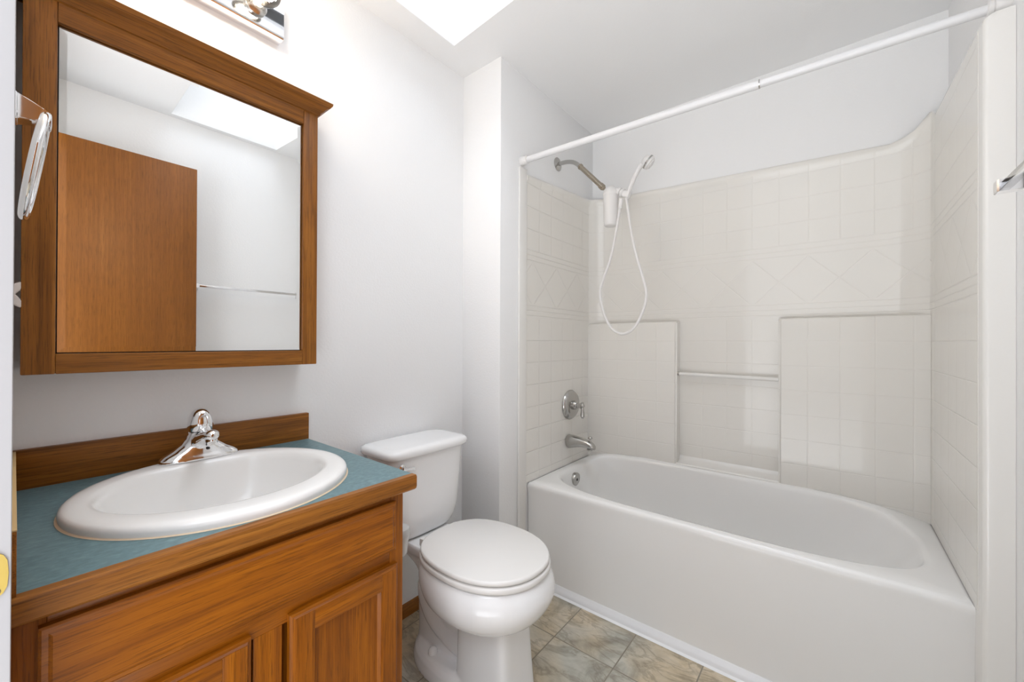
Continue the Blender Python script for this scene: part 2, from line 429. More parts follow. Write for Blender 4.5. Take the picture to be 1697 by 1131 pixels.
# ================================================================== BATHTUB
tub = thing('bathtub', 'white alcove bathtub with straight apron below the tiled surround', 'bathtub', ((XP + XR) / 2, 1.92, FLOOR))
def sstep(a, b, x):
    t = max(0, min(1, (x - a) / (b - a))); return t * t * (3 - 2 * t)
bm = B(); NT = 128
x0, x1, y0, y1 = XP + .002, XR - .002, YA, YB - .006
cx, cy, hx, hy = (x0 + x1) / 2, (y0 + y1) / 2, (x1 - x0) / 2, (y1 - y0) / 2
def sq(t):
    c, s = math.cos(t), math.sin(t); k = max(abs(c), abs(s)); return c / k, s / k
def rect(ins, z, zf=None):
    out = []
    for i in range(NT):
        c, s = sq(2 * PI * i / NT)
        out.append(Vector((cx + (hx - (ins if ins < .03 else ins)) * c, cy + (hy - ins) * s, z)))
    return out
OX0, OX1, OY0, OY1 = .298, 1.652, 1.632, 2.196
def opening(ins, z, lift=True, zadd=0, ex=3.4, l=0, r=0):
    ocx, ocy = (OX0 + OX1) / 2, (OY0 + OY1) / 2; a, b = (OX1 - OX0) / 2, (OY1 - OY0) / 2; out = []
    for i in range(NT):
        t = 2 * PI * i / NT
        c, s = sq(t); tt = math.atan2(s, c)
        e = ex
        q, p = sell(tt, e)
        x = ocx + (a - ins) * q; y = ocy + (b - ins) * p
        if q < 0: x += l * abs(q)
        else: x -= r * abs(q)
        zz = z
        if lift: zz += .048 * sstep(2.02, 2.17, y) * sstep(.26, .34, x) * sstep(1.70, 1.56, x)
        out.append(Vector((x, y, zz)))
    return out
rings = [rect(.004, FLOOR), rect(.003, .39), rect(.001, .425), rect(0, .437), rect(.002, .447), rect(.007, .4545), rect(.015, RIM)]
rings[0] = [v.copy() for v in rings[0]]
rings += [opening(-.012, RIM), opening(-.003, RIM - .002), opening(.006, RIM - .010), opening(.012, RIM - .026),
          opening(.018, .38, False, l=.004, r=.03), opening(.03, .28, False, l=.012, r=.09), opening(.045, .18, False, l=.022, r=.16), opening(.07, .11, False, l=.03, r=.2), opening(.12, .08, False, l=.03, r=.22), opening(.2, .075, False, l=.02, r=.2)]
loft(bm, rings, True, True)
link('tub_shell', bm, TUBW, tub, 60)
bm = B(); lathe(bm, (.318, 1.925, .398), (1, 0, -.08), [(-.01, .034), (.004, .036), (.010, .034), (.013, .028), (.0135, 0)], 32)
ov = link('overflow_plate', bm, NICKEL, tub)
bm = B(); box(bm, (.332, 1.918, .392), (.3345, 1.926, .404), .0006); link('trip_slot', bm, BLACK, ov)

# ================================================================== TUB SURROUND
sur = thing('tub_surround', 'cream moulded tub surround with tile pattern, diamond band and corner ledges', 'tub surround', ((XP + XR) / 2, YB, RIM))
bm = B()
def path(inset, yback):
    """plan outline of the wall panel, from the left front edge round to the right front edge"""
    xl, xr = XP + inset, XR - inset
    pts = [(xl, 1.562), (xl, 1.75), (xl, 1.95), (xl, 2.13), (xl, 2.195)]
    lc = [(xl + .004, 2.203), (xl + .035, yback - .026), (xl + .07, yback - .010), (xl + .108, yback)]
    pts += lc
    n = 12
    for i in range(1, n): pts.append((xl + .108 + (xr - xl - .216) * i / n, yback))
    pts += [(2 * (xl + xr) / 2 - x, y) for x, y in lc[::-1]]
    pts += [(xr, 2.195), (xr, 2.13), (xr, 1.95), (xr, 1.75), (xr, 1.562)]
    return pts
def topz(x, y):
    z = 1.962 + .05 * (y - 1.562) / .69
    z = 2.022 - .060 * (x - .25) / 1.46 if y > 2.21 else (1.965 + .055 * (y - 1.56) / .65 if x < 1 else 1.955 + .045 * (y - 1.56) / .65)
    if x > 1.69 and y < 2.2: z -= .004
    if y > 2.19 and x > 1.59: z += .036 * sstep(1.60, 1.70, x)
    return z
inner = path(.006, YB - .006); lip = path(.016, YB - .017)
lip = [q if q[0] < XR - .03 else p for p, q in zip(inner, lip)]
bot = .455
def strip(bmx, prof):
    """prof(i) -> list of points bottom to top for plan station i"""
    cols = [[bmx.verts.new(p) for p in prof(i)] for i in range(len(inner))]
    for i, (a, b_) in enumerate(zip(cols, cols[1:])):
        nx = abs(inner[i + 1][0] - inner[i][0]); ny = abs(inner[i + 1][1] - inner[i][1])
        for k in range(len(a) - 1):
            f = bmx.faces.new((a[k], a[k + 1], b_[k + 1], b_[k])); f.material_index = 0 if nx >= ny else 1
outer = path(.0005, YB - .0005)
def prof(i):
    (x, y), (lx, ly), (ox, oy) = inner[i], lip[i], outer[i]; zt = topz(x, y)
    m_ = ((x + lx) / 2, (y + ly) / 2)
    return [(x, y, bot), (x, y, zt - .050), (m_[0], m_[1], zt - .038), (lx, ly, zt - .028), (lx, ly, zt - .012), (m_[0], m_[1], zt - .003), (x, y, zt), (ox, oy, zt + .001), (ox, oy, bot), (x, y, bot)]
strip(bm, prof)
for i_ in (0, len(inner) - 1): # close the two front ends
    bm.faces.new([bm.verts.new(p) for p in prof(i_)[:-1]])
bmesh.ops.remove_doubles(bm, verts=bm.verts[:], dist=1e-6)
link('wall_panel', bm, [GELX, GELY], sur, 50, loc=None)
# object coordinates of the panel must be world aligned for the tile pattern: handled by shifting below
for s_, x in ((1, XP),):
    bm = B(); box(bm, (x, 1.506, RIM - .45), (x + s_ * .011, 1.566, 1.985), .004, 3); link('edge_flange', bm, GEL, sur)
bm = B(); n_ = 12; rings = []
def endsec(y, ins):
    zt = 1.968 + .045 * (y - 1.52) / .74
    return [Vector((XR - .005 + ins, y, FLOOR)), Vector((XR - .005 + ins, y, zt - .02)), Vector((XR - .004 + ins, y, zt - .008)), Vector((XR + .004 + ins, y, zt - .001)), Vector((XR + .016, y, zt)), Vector((XW - .0005, y, zt)), Vector((XW - .0005, y, FLOOR))]
rings = [endsec(1.5185, .010), endsec(1.520, .005), endsec(1.524, .0015), endsec(1.530, 0)] + [endsec(1.53 + (YB - .001 - 1.53) * k / 6, 0) for k in range(1, 7)]
loft(bm, rings); link('end_panel', bm, GEL, sur, 50)
# ledges either side of the niche
def ledge(xa, xb, name):
    b2 = B(); zt = 1.258
    prof_ = [(2.20, .44), (2.196, .52), (2.195, zt - .012), (2.1965, zt - .004), (2.203, zt), (YB - .006, zt), (YB - .006, .44)]
    n = 10; rings = []
    for i in range(n + 1):
        x = xa + (xb - xa) * i / n
        rings.append([Vector((x, y, z)) for y, z in prof_])
    loft(b2, rings); bmesh.ops.bevel(b2, geom=[e for e in b2.edges if abs(e.verts[0].co.y - 2.2) < .008 and abs(e.verts[1].co.y - 2.2) < .008 and (abs(e.verts[0].co.x - .77) < .002 or abs(e.verts[0].co.x - 1.22) < .002) and abs(e.verts[0].co.x - e.verts[1].co.x) < 1e-4], offset=.010, segments=3, affect='EDGES')
    o_ = link(name, b2, GELX, sur, 40); return o_
ledge(XP + .007, .77, 'corner_ledge'); ledge(1.22, XR - .007, 'corner_ledge')
bm = B(); prism(bm, [(2.20, .44), (2.196, .505), (2.20, .511), (2.235, .517), (2.245, .525), (YB - .007, .54), (YB - .007, .44)], 0, .768, 1.222); link('niche_sill', bm, GEL, sur)
bm = B(); tube(bm, [(.771, 2.214, .980), (1.219, 2.214, .976)], .0095, 20); gb = link('grab_bar', bm, GEL, sur)
bm = B(); tube(bm, [(.7705, 2.214, .980), (.779, 2.214, .98)], .0104, 20); e_ = link('end_ring', bm, NICKEL, gb); e_['label'] = 'dark metal end ring'
# the tile pattern reads object coordinates: give these parts world-aligned ones
for o in bpy.data.objects:
    if o.parent == sur and o.type == 'MESH' and any(mm in (GELX, GELY) for mm in o.data.materials):
        off = world_loc(sur); o.data.transform(Matrix.Translation(off)); o.location = -off

# ================================================================== TUB FITTINGS
sv = thing('shower_valve', 'round metal shower valve with hanging lever on the surround', 'shower valve', (XP + .006, 1.983, .79))
bm = B(); lathe(bm, (XP + .005, 1.983, .79), (1, 0, 0), [(0, .084), (.006, .084), (.014, .079), (.024, .070), (.027, .062), (.028, .03), (.028, 0)], 48); link('escutcheon', bm, NICKEL, sv)
bm = B(); lathe(bm, (XP + .030, 1.983, .79), (1, 0, 0), [(0, .024), (.004, .026), (.016, .025), (.026, .021), (.028, .014), (.044, .0125), (.046, .016), (.052, .016), (.054, .010), (.062, .0095), (.064, .0)], 28); link('stem', bm, NICKEL, sv)
bm = B(); lathe(bm, (XP + .088, 1.983, .808), (0, 0, -1), [(-.004, 0), (-.002, .006), (0, .0085), (.006, .007), (.012, .0105), (.018, .0125), (.026, .008), (.034, .0085), (.066, .0115), (.078, .011), (.084, .006), (.088, .006), (.090, 0)], 20); link('lever', bm, NICKEL, sv)
for dz in (-.042, .042):
    bm = B(); lathe(bm, (XP + .0285, 1.983, .79 + dz), (1, 0, 0), [(0, .005), (.0025, .004), (.003, 0)], 12)
    link('screw', bm, BLACK, sv)

ts = thing('tub_spout', 'brushed metal tub spout with diverter knob below the valve', 'faucet', (XP + .006, 1.965, .585))
bm = B(); rings = []
for x, zt, zb, ry in ((.2475, .622, .553, .033), (.252, .6255, .5505, .0355), (.275, .625, .556, .034), (.30, .6225, .5625, .031), (.33, .6185, .568, .0275), (.355, .614, .568, .025), (.372, .610, .5645, .024), (.39, .6035, .561, .023), (.402, .596, .561, .021), (.411, .586, .562, .017), (.4145, .576, .5635, .010)):
    zc, rz = (zt + zb) / 2, (zt - zb) / 2; q_ = []
    for k in range(32):
        c, s = sell(2 * PI * k / 32, 2.3); q_.append(Vector((x + (.004 * (1 - s) if x < .38 else 0), 1.965 + ry * c, zc + rz * s)))
    rings.append(q_)
loft(bm, rings); link('spout_body', bm, NICKEL, ts, 50)
bm = B(); lathe(bm, (.386, 1.965, .5625), (0, 0, -1), [(-.002, .018), (.003, .0178), (.004, .015), (.001, .013), (.001, 0)], 24); link('outlet', bm, NICKEL, ts)
bm = B(); lathe(bm, (.386, 1.965, .600), (0, 0, 1), [(0, .0045), (.018, .0045), (.020, .011), (.025, .012), (.030, .009), (.031, 0)], 16); link('diverter_knob', bm, NICKEL, ts)

YS = 1.855
sa = thing('shower_pipe', 'chrome bent shower arm and flange high on the plumbing wall', 'shower arm', (XP, YS, 2.116))
bm = B(); lathe(bm, (XP, YS, 2.116), (1, 0, 0), [(0, .036), (.003, .036), (.008, .028), (.012, .016), (.013, .011)], 32); link('flange', bm, NICKEL, sa)
bm = B(); tube(bm, catmull([(XP + .002, YS, 2.116), (.29, YS, 2.114), (.325, YS, 2.106), (.352, YS, 2.092), (.38, YS, 2.066), (.42, YS, 2.024)], 6), .0108, 18); link('arm', bm, NICKEL, sa)
bm = B(); dv = Vector((.142, 0, -.155)).normalized(); p0 = Vector((.378, YS, 2.069))
lathe(bm, p0, dv, [(0, .0135), (.002, .015), (.010, .015), (.012, .0125), (.175, .0125), (.177, .0155), (.196, .0155), (.198, .011), (.204, .011)], 22); link('sleeve', bm, BRONZE, sa)

sf = thing('shower_filter', 'white cylindrical shower filter hanging from the end of the arm', 'shower filter', (.553, YS, 1.725))
bm = B(); lathe(bm, (.553, YS, 1.722), (0, 0, 1), [(0, 0), (.0, .026), (.004, .031), (.012, .032), (.150, .0375), (.153, .0375)], 36); link('canister', bm, PLASTW, sf)
bm = B(); lathe(bm, (.553, YS, 1.875), (0, 0, 1), [(0, .0375), (.002, .0385), (.014, .0380), (.026, .034), (.036, .026), (.045, .016), (.048, 0)], 36); link('canister_cap', bm, PLASTW, sf)
bm = B(); tube(bm, catmull([(.565, YS, 1.900), (.582, YS, 1.896), (.600, YS, 1.884), (.612, YS, 1.876)], 5), [.0125] * 15 + [.0125], 18)
lathe(bm, (.592, YS, 1.8895), (.8, 0, -.52), [(0, .0165), (.002, .0185), (.013, .0185), (.015, .0165)], 22); link('outlet_elbow', bm, PLASTW, sf)

hs = thing('hand_shower', 'white hand shower clipped in its bracket beside the filter', 'hand shower', (.632, YS, 1.865))
bm = B(); lathe(bm, (.608, YS, 1.879), (.8, 0, -.5), [(0, .016), (.002, .0195), (.012, .0195), (.014, .015), (.02, .015)], 22)
t2 = B(); box(t2, (.620, YS - .016, 1.846), (.652, YS + .016, 1.876), .004); bmesh.ops.rotate(t2, verts=t2.verts[:], cent=(.636, YS, 1.861), matrix=Matrix.Rotation(math.radians(22), 3, 'Y')); merge(bm, t2)
link('bracket', bm, PLASTW, hs)
bm = B(); tube(bm, catmull([(.634, YS, 1.838), (.643, YS, 1.866), (.660, YS, 1.906), (.682, YS, 1.950), (.704, YS, 1.980), (.722, YS, 1.994)], 6), [.009 + .003 * i / 30 for i in range(31)], 18); link('handle', bm, PLASTW, hs)
bm = B(); hd = Vector((.70, .33, -.62)).normalized(); hc = Vector((.722, YS, 2.006))
lathe(bm, hc, hd, [(-.008, 0), (-.006, .014), (0, .024), (.012, .031), (.026, .033), (.034, .032), (.036, .027)], 32); link('spray_head', bm, PLASTW, hs)
bm = B(); lathe(bm, hc, hd, [(.034, .0265), (.040, .0255), (.043, .020), (.043, 0)], 28); fc = link('spray_face', bm, PLASTW, hs)
bm = B(); lathe(bm, hc, hd, [(.016, .0318), (.0165, .0335), (.024, .0342), (.0245, .0325)], 28); rg = link('grip_ring', bm, NICKEL, hs); rg['label'] = 'grey ring around the spray head'
hz = thing('shower_hose', 'long white shower hose looping down from the bracket', 'hose', (.605, YS, 1.83))
bm = B()
hp = catmull([(.606, YS, 1.835), (.602, YS, 1.81), (.585, YS, 1.71), (.555, YS, 1.57), (.512, YS, 1.455), (.497, YS, 1.385), (.520, YS, 1.285), (.562, YS, 1.212), (.617, YS, 1.186), (.672, YS, 1.212), (.714, YS, 1.285), (.733, YS, 1.365), (.715, YS, 1.455), (.682, YS, 1.565), (.656, YS, 1.69), (.641, YS, 1.79), (.634, YS, 1.842)], 7)
tube(bm, hp, .0066, 12); link('hose', bm, PLASTW, hz)
bm = B(); lathe(bm, (.603, YS, 1.812), (.06, 0, .5), [(-.012, .0075), (-.01, .0095), (.022, .0105), (.034, .009), (.036, 0)], 18); link('coupling', bm, PLASTW, hz)

rod = thing('shower_rod', 'white shower curtain rod spanning the tub alcove', 'curtain rod', (XP, 1.535, 2.012))
ra, rb = Vector((XP, 1.530, 2.016)), Vector((XW, 1.560, 2.000)); rd = (rb - ra)
bm = B(); tube(bm, [ra + rd * .01, ra + rd * .645], .0142, 24); link('outer_tube', bm, TRIMW, rod)
bm = B(); tube(bm, [ra + rd * .64, ra + rd * .99], .0125, 24); link('inner_tube', bm, TRIMW, rod)
bm = B(); tube(bm, [ra + rd * .6455, ra + rd * .6475], .0143, 24); jr = link('joint_ring', bm, NICKEL, rod); jr['label'] = 'grey joint between the tubes'
for p, s_ in ((ra, 1), (rb, -1)):
    bm = B(); lathe(bm, p, rd * s_, [(0, .021), (.018, .021), (.024, .019), (.027, .0165), (.03, .019), (.038, .019), (.040, .015)], 28); link('end_cap', bm, PLASTW, rod)

# ================================================================== VANITY
van = thing('vanity_cabinet', 'amber oak vanity cabinet under the teal counter', 'cabinet', (.29, .31, FLOOR))
XV = .580; VY1 = .611; VT = .775
bm = B(); a0, a1, b0, b1, c0, c1 = .0005, XV - .0195, Y0 + .002, VY1, FLOOR + .09, VT - .001
o_ = [(a0, b0), (a1, b0), (a1, b1), (a0, b1)]; i_ = [(a0 + .012, b0 + .014), (a1 - .001, b0 + .014), (a1 - .001, b1 - .014), (a0 + .012, b1 - .014)]
loft(bm, [[Vector((x, y, c0 + .014)) for x, y in i_], [Vector((x, y, c1)) for x, y in i_], [Vector((x, y, c1)) for x, y in o_], [Vector((x, y, c0)) for x, y in o_]], True, True)
link('carcass', bm, OAKZ, van)
bm = B(); box(bm, (.03, Y0 + .01, FLOOR), (.50, VY1 - .01, FLOOR + .09)); link('toe_kick', bm, BOAKY, van)
def stile(a, c, m): 
    b2 = B(); box(b2, a, c, .0012); return link('face_frame', b2, m, van)
stile((XV - .019, VY1 - .038, FLOOR + .09), (XV, VY1, VT - .001), OAKZ); stile((XV - .019, Y0 + .002, FLOOR + .09), (XV, .030, VT - .001), OAKZ)
stile((XV - .019, .281, FLOOR + .13), (XV, .331, .590), OAKZ)
stile((XV - .019, .030, .735), (XV, VY1 - .038, VT - .001), OAKY); stile((XV - .019, .030, .590), (XV, VY1 - .038, .665), OAKY); stile((XV - .019, .030, FLOOR + .09), (XV, VY1 - .038, FLOOR + .13), OAKY)
def raised(bmx, xa, ya, yb, za, zb, th, edge, dep):
    """slab with a shallow routed border"""
    o1 = [(ya, za), (yb, za), (yb, zb), (ya, zb)]; i1 = [(ya + edge, za + edge), (yb - edge, za + edge), (yb - edge, zb - edge), (ya + edge, zb - edge)]
    i2 = [(y + math.copysign(.004, (ya + yb) / 2 - y), z + math.copysign(.004, (za + zb) / 2 - z)) for y, z in i1]
    P = lambda q, x: [Vector((x, y, z)) for y, z in q]
    loft(bmx, [P(o1, xa), P(o1, xa + th - dep - .003), P([(y + math.copysign(.003, (ya + yb) / 2 - y), z + math.copysign(.003, (za + zb) / 2 - z)) for y, z in o1], xa + th - dep), P(i1, xa + th - dep * .8), P(i2, xa + th)], True, True)
bm = B(); raised(bm, XV, .022, .583, .640, .757, .018, .009, .004); link('false_drawer_front', bm, OAKY, van, 15)
def cab_door(ya, yb, za, zb):
    d = bpy.data.objects.new('door', None); COL.objects.link(d); d.parent = van; d.location = Vector((XV, ya, za)) - world_loc(van)
    sw = .046; th = .019
    def member(y0_, y1_, z0_, z1_, m, nm):
        b2 = B(); box(b2, (XV, y0_, z0_), (XV + th, y1_, z1_), .0008); link(nm, b2, m, d)
    # stiles and rails with an outer routed lip
    for (p, q, z0_, z1_, m, nm) in ((ya + .008, ya + sw, za + .008, zb - .008, OAKZ, 'stile'), (yb - sw, yb - .008, za + .008, zb - .008, OAKZ, 'stile'), (ya + sw, yb - sw, zb - sw, zb - .008, OAKY, 'rail'), (ya + sw, yb - sw, za + .008, za + sw, OAKY, 'rail')):
        member(p, q, z0_, z1_, m, nm)
    b2 = B(); o1 = [(ya, za), (yb, za), (yb, zb), (ya, zb)]; o2 = [(ya + .0085, za + .0085), (yb - .0085, za + .0085), (yb - .0085, zb - .0085), (ya + .0085, zb - .0085)]
    P = lambda q, x: [Vector((x, y, z)) for y, z in q]
    mid = [((p[0] * .35 + q[0] * .65), (p[1] * .35 + q[1] * .65)) for p, q in zip(o1, o2)]
    SQ = [P(o1, XV), P(o1, XV + .011), P(mid, XV + .013), P(o2, XV + .018), P(o2, XV)]
    b2.free()
    for k, mt_ in ((0, OAKY), (1, OAKZ), (2, OAKY), (3, OAKZ)):
        b2 = B(); j = (k + 1) % 4
        loft(b2, [[r[k] for r in SQ], [r[j] for r in SQ]], True, True); link('routed_lip', b2, mt_, d, 20)
    b2 = B(); i1 = [(ya + sw - .002, za + sw - .002), (yb - sw + .002, za + sw - .002), (yb - sw + .002, zb - sw + .002), (ya + sw - .002, zb - sw + .002)]
    i2 = [(y + math.copysign(.009, (ya + yb) / 2 - y), z + math.copysign(.009, (za + zb) / 2 - z)) for y, z in i1]
    loft(b2, [P(i1, XV + .002), P(i1, XV + .015), P(i2, XV + .008)], True, True); link('panel', b2, OAKZ, d, 20)
cab_door(.340, .588, .085, .606); cab_door(.026, .274, .085, .604)

ctop = thing('countertop', 'teal laminate vanity counter with brown oak edge and splash boards', 'countertop', (.3, .31, VT))
ZC = .8113
bm = B(); K = 96; hr = .243
def crect(z):  # rectangle sampled at the same angles as the hole
    out = []
    for i in range(K):
        c, s = math.cos(2 * PI * i / K), math.sin(2 * PI * i / K); k = max(abs(c), abs(s)); c, s = c / k, s / k
        out.append(Vector((.325 + (.265 if c > 0 else .325) * c, .308 + (.3235 if s > 0 else .319) * s, z)))
    return out
def chole(z): return [Vector((.325 + hr * math.cos(2 * PI * i / K), .308 + hr * math.sin(2 * PI * i / K), z)) for i in range(K)]
loft(bm, [chole(VT), crect(VT), crect(ZC), chole(ZC), chole(VT)], False, False); bmesh.ops.remove_doubles(bm, verts=bm.verts[:], dist=1e-6)
link('laminate_top', bm, LAM, ctop)
bm = B(); 
prism(bm, [(.588, VT + .001), (.600, VT - .001), (.606, VT + .004), (.608, VT + .010), (.608, ZC - .004), (.605, ZC + .0003), (.588, ZC + .0003)], 1, Y0 + .002, .632); 
eb = link('edge_trim', bm, BOAKY, ctop, 30)
bm = B(); box(bm, (.0, Y0 + .001, ZC - .002), (.019, .634, .899), .0015); link('backsplash', bm, BOAKY, ctop)
bm = B(); box(bm, (.019, Y0 + .001, ZC - .002), (.597, .0035, .896), .0008); ss = link('side_splash', bm, BOAKX, ctop)
bm = B(); box(bm, (.019, Y0 + .001, .896), (.597, .0037, .8982), .0006); re_ = link('raw_edge', bm, SPLINT, ss); re_['label'] = 'unfinished pale wood top edge'

# round drop-in sink
sk = thing('sink', 'round white porcelain sink set in the teal counter', 'sink', (.325, .308, ZC))
bm = B(); NS = 96
def circ(r, z, cxx=.325, cyy=.308, back=None, ry=None):
    out = []
    for i in range(NS):
        t = 2 * PI * i / NS
        x = cxx + r * math.cos(t); y = cyy + (ry or r) * math.sin(t)
        if back is not None and x < back + .03: # flatten the faucet side smoothly
            k = back + .03 - x; x = back + .03 - .03 * (1 - math.exp(-k / .03)) 
        out.append(Vector((x, y, z)))
    return out
rings = [circ(.250, ZC), circ(.2575, ZC + .0005), circ(.2588, ZC + .009), circ(.2572, ZC + .0155), circ(.2525, ZC + .0198), circ(.244, ZC + .0218), circ(.232, ZC + .0226),
         circ(.206, ZC + .0218, .320, .307, .128, .222), circ(.198, ZC + .0205, .320, .307, .134, .215), circ(.192, ZC + .014, .320, .307, .140, .208), circ(.186, ZC + .002, .320, .307, .146, .202),
         circ(.175, ZC - .03, .318, .307, .155, .190), circ(.155, ZC - .075, .316, .307, .172, .168), circ(.125, ZC - .112, .312, .307, None, .132), circ(.085, ZC - .132, .308, .307, None, .088), circ(.04, ZC - .140, .305, .307), circ(.022, ZC - .142, .305, .307)]
loft(bm, rings, False, True); link('basin', bm, SINKW, sk, 60)
bm = B(); lathe(bm, (.305, .307, ZC - .142), (0, 0, 1), [(0, .026), (.003, .025), (.004, .018), (.001, .016), (.006, .012), (.007, 0)], 24); link('drain', bm, CHROME, sk)
bm = B()
r1 = [Vector((.325 + .2575 * math.cos(2 * PI * i / NS), .308 + .2575 * math.sin(2 * PI * i / NS), ZC + .002)) for i in range(NS)]
r2 = [Vector((.325 + .2615 * math.cos(2 * PI * i / NS), .308 + .2615 * math.sin(2 * PI * i / NS), ZC + .0004)) for i in range(NS)]
loft(bm, [r1, r2], False, False); link('caulk_bead', bm, simple('yellowed_caulk', srgb(222, 200, 172), .5), sk)

# faucet: fanned base plate rising to a hooded body, spout forward, domed loop handle
fa = thing('faucet', 'chrome single handle faucet on the back rim of the sink', 'faucet', (.105, .312, ZC + .0225))
ZF = ZC + .0222
bm = B(); rings = []
for h, hw, xb, xf, n in ((0, .086, .072, .140, 3.0), (.008, .085, .072, .139, 3.0), (.016, .076, .074, .136, 2.8), (.026, .058, .076, .134, 2.6), (.038, .042, .078, .132, 2.4), (.052, .032, .080, .132, 2.3), (.064, .027, .082, .132, 2.2), (.072, .025, .084, .130, 2.2)):
    rings.append(oval(.312, ZF + h, xb, xf, hw, n, None, 40))
loft(bm, rings)
# spout: rises forward from the body to a rounded nose
sp_ = []
for x, z, ry, rz in ((.095, .035, .026, .030), (.12, .046, .025, .024), (.145, .058, .021, .019), (.17, .067, .0175, .0155), (.19, .072, .0165, .0145), (.205, .074, .0165, .0135), (.214, .074, .013, .011), (.219, .073, .006, .006)):
    sp_.append([Vector((x, .312 + ry * math.cos(2 * PI * k / 28), ZF + z + rz * math.sin(2 * PI * k / 28))) for k in range(28)])
loft(bm, sp_)
fb = link('body', bm, CHROME, fa, 60)
md = fb.modifiers.new('join', 'REMESH'); md.mode = 'VOXEL'; md.voxel_size = .0016; md.use_smooth_shade = True
ms = fb.modifiers.new('soften', 'SMOOTH'); ms.factor = .5; ms.iterations = 6
bm = B(); lathe(bm, (.203, .312, ZF + .064), (0, 0, -1), [(0, .0125), (.004, .013), (.010, .012), (.0105, .009), (.007, .008), (.007, 0)], 22); link('aerator', bm, CHROME, fa)
bm = B(); rings = []
for h, hw, xb, xf in ((0, .0255, .082, .131), (.004, .0275, .080, .133), (.02, .0275, .078, .134), (.036, .0245, .079, .132), (.048, .019, .083, .128), (.055, .012, .091, .121), (.058, .004, .101, .111)):
    rings.append(oval(.312, ZF + .073 + h, xb, xf, hw, 2.3, None, 36))
loft(bm, rings); hb = link('handle', bm, CHROME, fa, 60)
bm = B(); prof_ = [(.1365, .296), (.1365, .328), (.131, .324), (.131, .300)]
rings = [[Vector((.1345 + dx, .312 + hw * math.cos(2 * PI * k / 24) , ZF + .100 + hh * math.sin(2 * PI * k / 24))) for k in range(24)] for dx, hw, hh in ((-.006, .012, .021), (.0005, .0125, .0215), (.001, .010, .018), (-.003, .0085, .016))]
loft(bm, rings, True, True); link('handle_grip', bm, CHROME, hb)
bm = B(); lathe(bm, (.1375, .322, ZF + .028), (1, 0, 0), [(0, .0035), (.001, .0032), (.0012, 0)], 10); link('red_blue_dot', bm, BLACK, fa)
bm = B(); tube(bm, [(.083, .312, ZF + .05), (.070, .312, ZF + .052), (.066, .312, ZF + .085)], .003, 10); link('lift_rod', bm, CHROME, fa)

# ================================================================== MEDICINE CABINET
XM = .110; MY0, MY1 = .008, .616; MZ0, MZ1 = 1.0705, 1.902
mc = thing('medicine_cabinet', 'brown oak framed mirror cabinet above the sink', 'mirror cabinet', (0, .312, MZ0))
bm = B(); box(bm, (0, MY0 + .004, MZ0 + .004), (XM - .020, MY1 - .004, MZ1), .001); link('case', bm, BOAKZ, mc)
GY0, GY1, GZ0, GZ1 = .057, .5705, 1.1155, 1.832
def member(a, c, m, nm):
    b2 = B(); box(b2, a, c, .0022); return link(nm, b2, m, mc)
member((XM - .020, MY0, MZ0), (XM, GY0 - .001, MZ1), BOAKZ, 'stile'); member((XM - .020, GY1 + .001, MZ0), (XM, MY1, MZ1), BOAKZ, 'stile')
member((XM - .020, GY0 - .001, MZ0), (XM, GY1 + .001, GZ0 - .001), BOAKY, 'rail'); member((XM - .020, GY0 - .001, GZ1 + .001), (XM, GY1 + .001, MZ1), BOAKY, 'rail')
# crown moulding along front and right end
bm = B()
pr = [(0, 1.876), (.004, 1.878), (.006, 1.884), (.011, 1.889), (.016, 1.896), (.021, 1.901), (.028, 1.904), (.033, 1.911), (.034, 1.918), (0, 1.918)]
def crown_ring(px, py, ox, oy): return [Vector((px + ox * d, py + oy * d, z)) for d, z in pr]
loft(bm, [crown_ring(XM, Y0 + .002, 1, 0), crown_ring(XM, MY1, 1, 1), crown_ring(.001, MY1, 0, 1)], True, True)
link('crown_moulding', bm, BOAKY, mc, 30)
bm = B(); box(bm, (.001, Y0 + .003, 1.900), (XM + .001, MY1 + .001, 1.9175)); link('top_board', bm, BOAKY, mc)
bm = B(); box(bm, (XM - .0195, GY0 - .004, GZ0 - .004), (XM - .0165, GY1 + .004, GZ1 + .004)); link('mirror_gap', bm, BLACK, mc)
bm = B()   # bevelled mirror glass
P = lambda e, x: [Vector((x, y, z)) for y, z in ((GY0 + e, GZ0 + e), (GY1 - e, GZ0 + e), (GY1 - e, GZ1 - e), (GY0 + e, GZ1 - e))]
loft(bm, [P(.0015, XM - .0165), P(.0015, XM - .0118), P(.0135, XM - .0114), P(.0136, XM - .0114)], True, True)
link('mirror', bm, MIRROR, mc, 0.2, smooth=False)

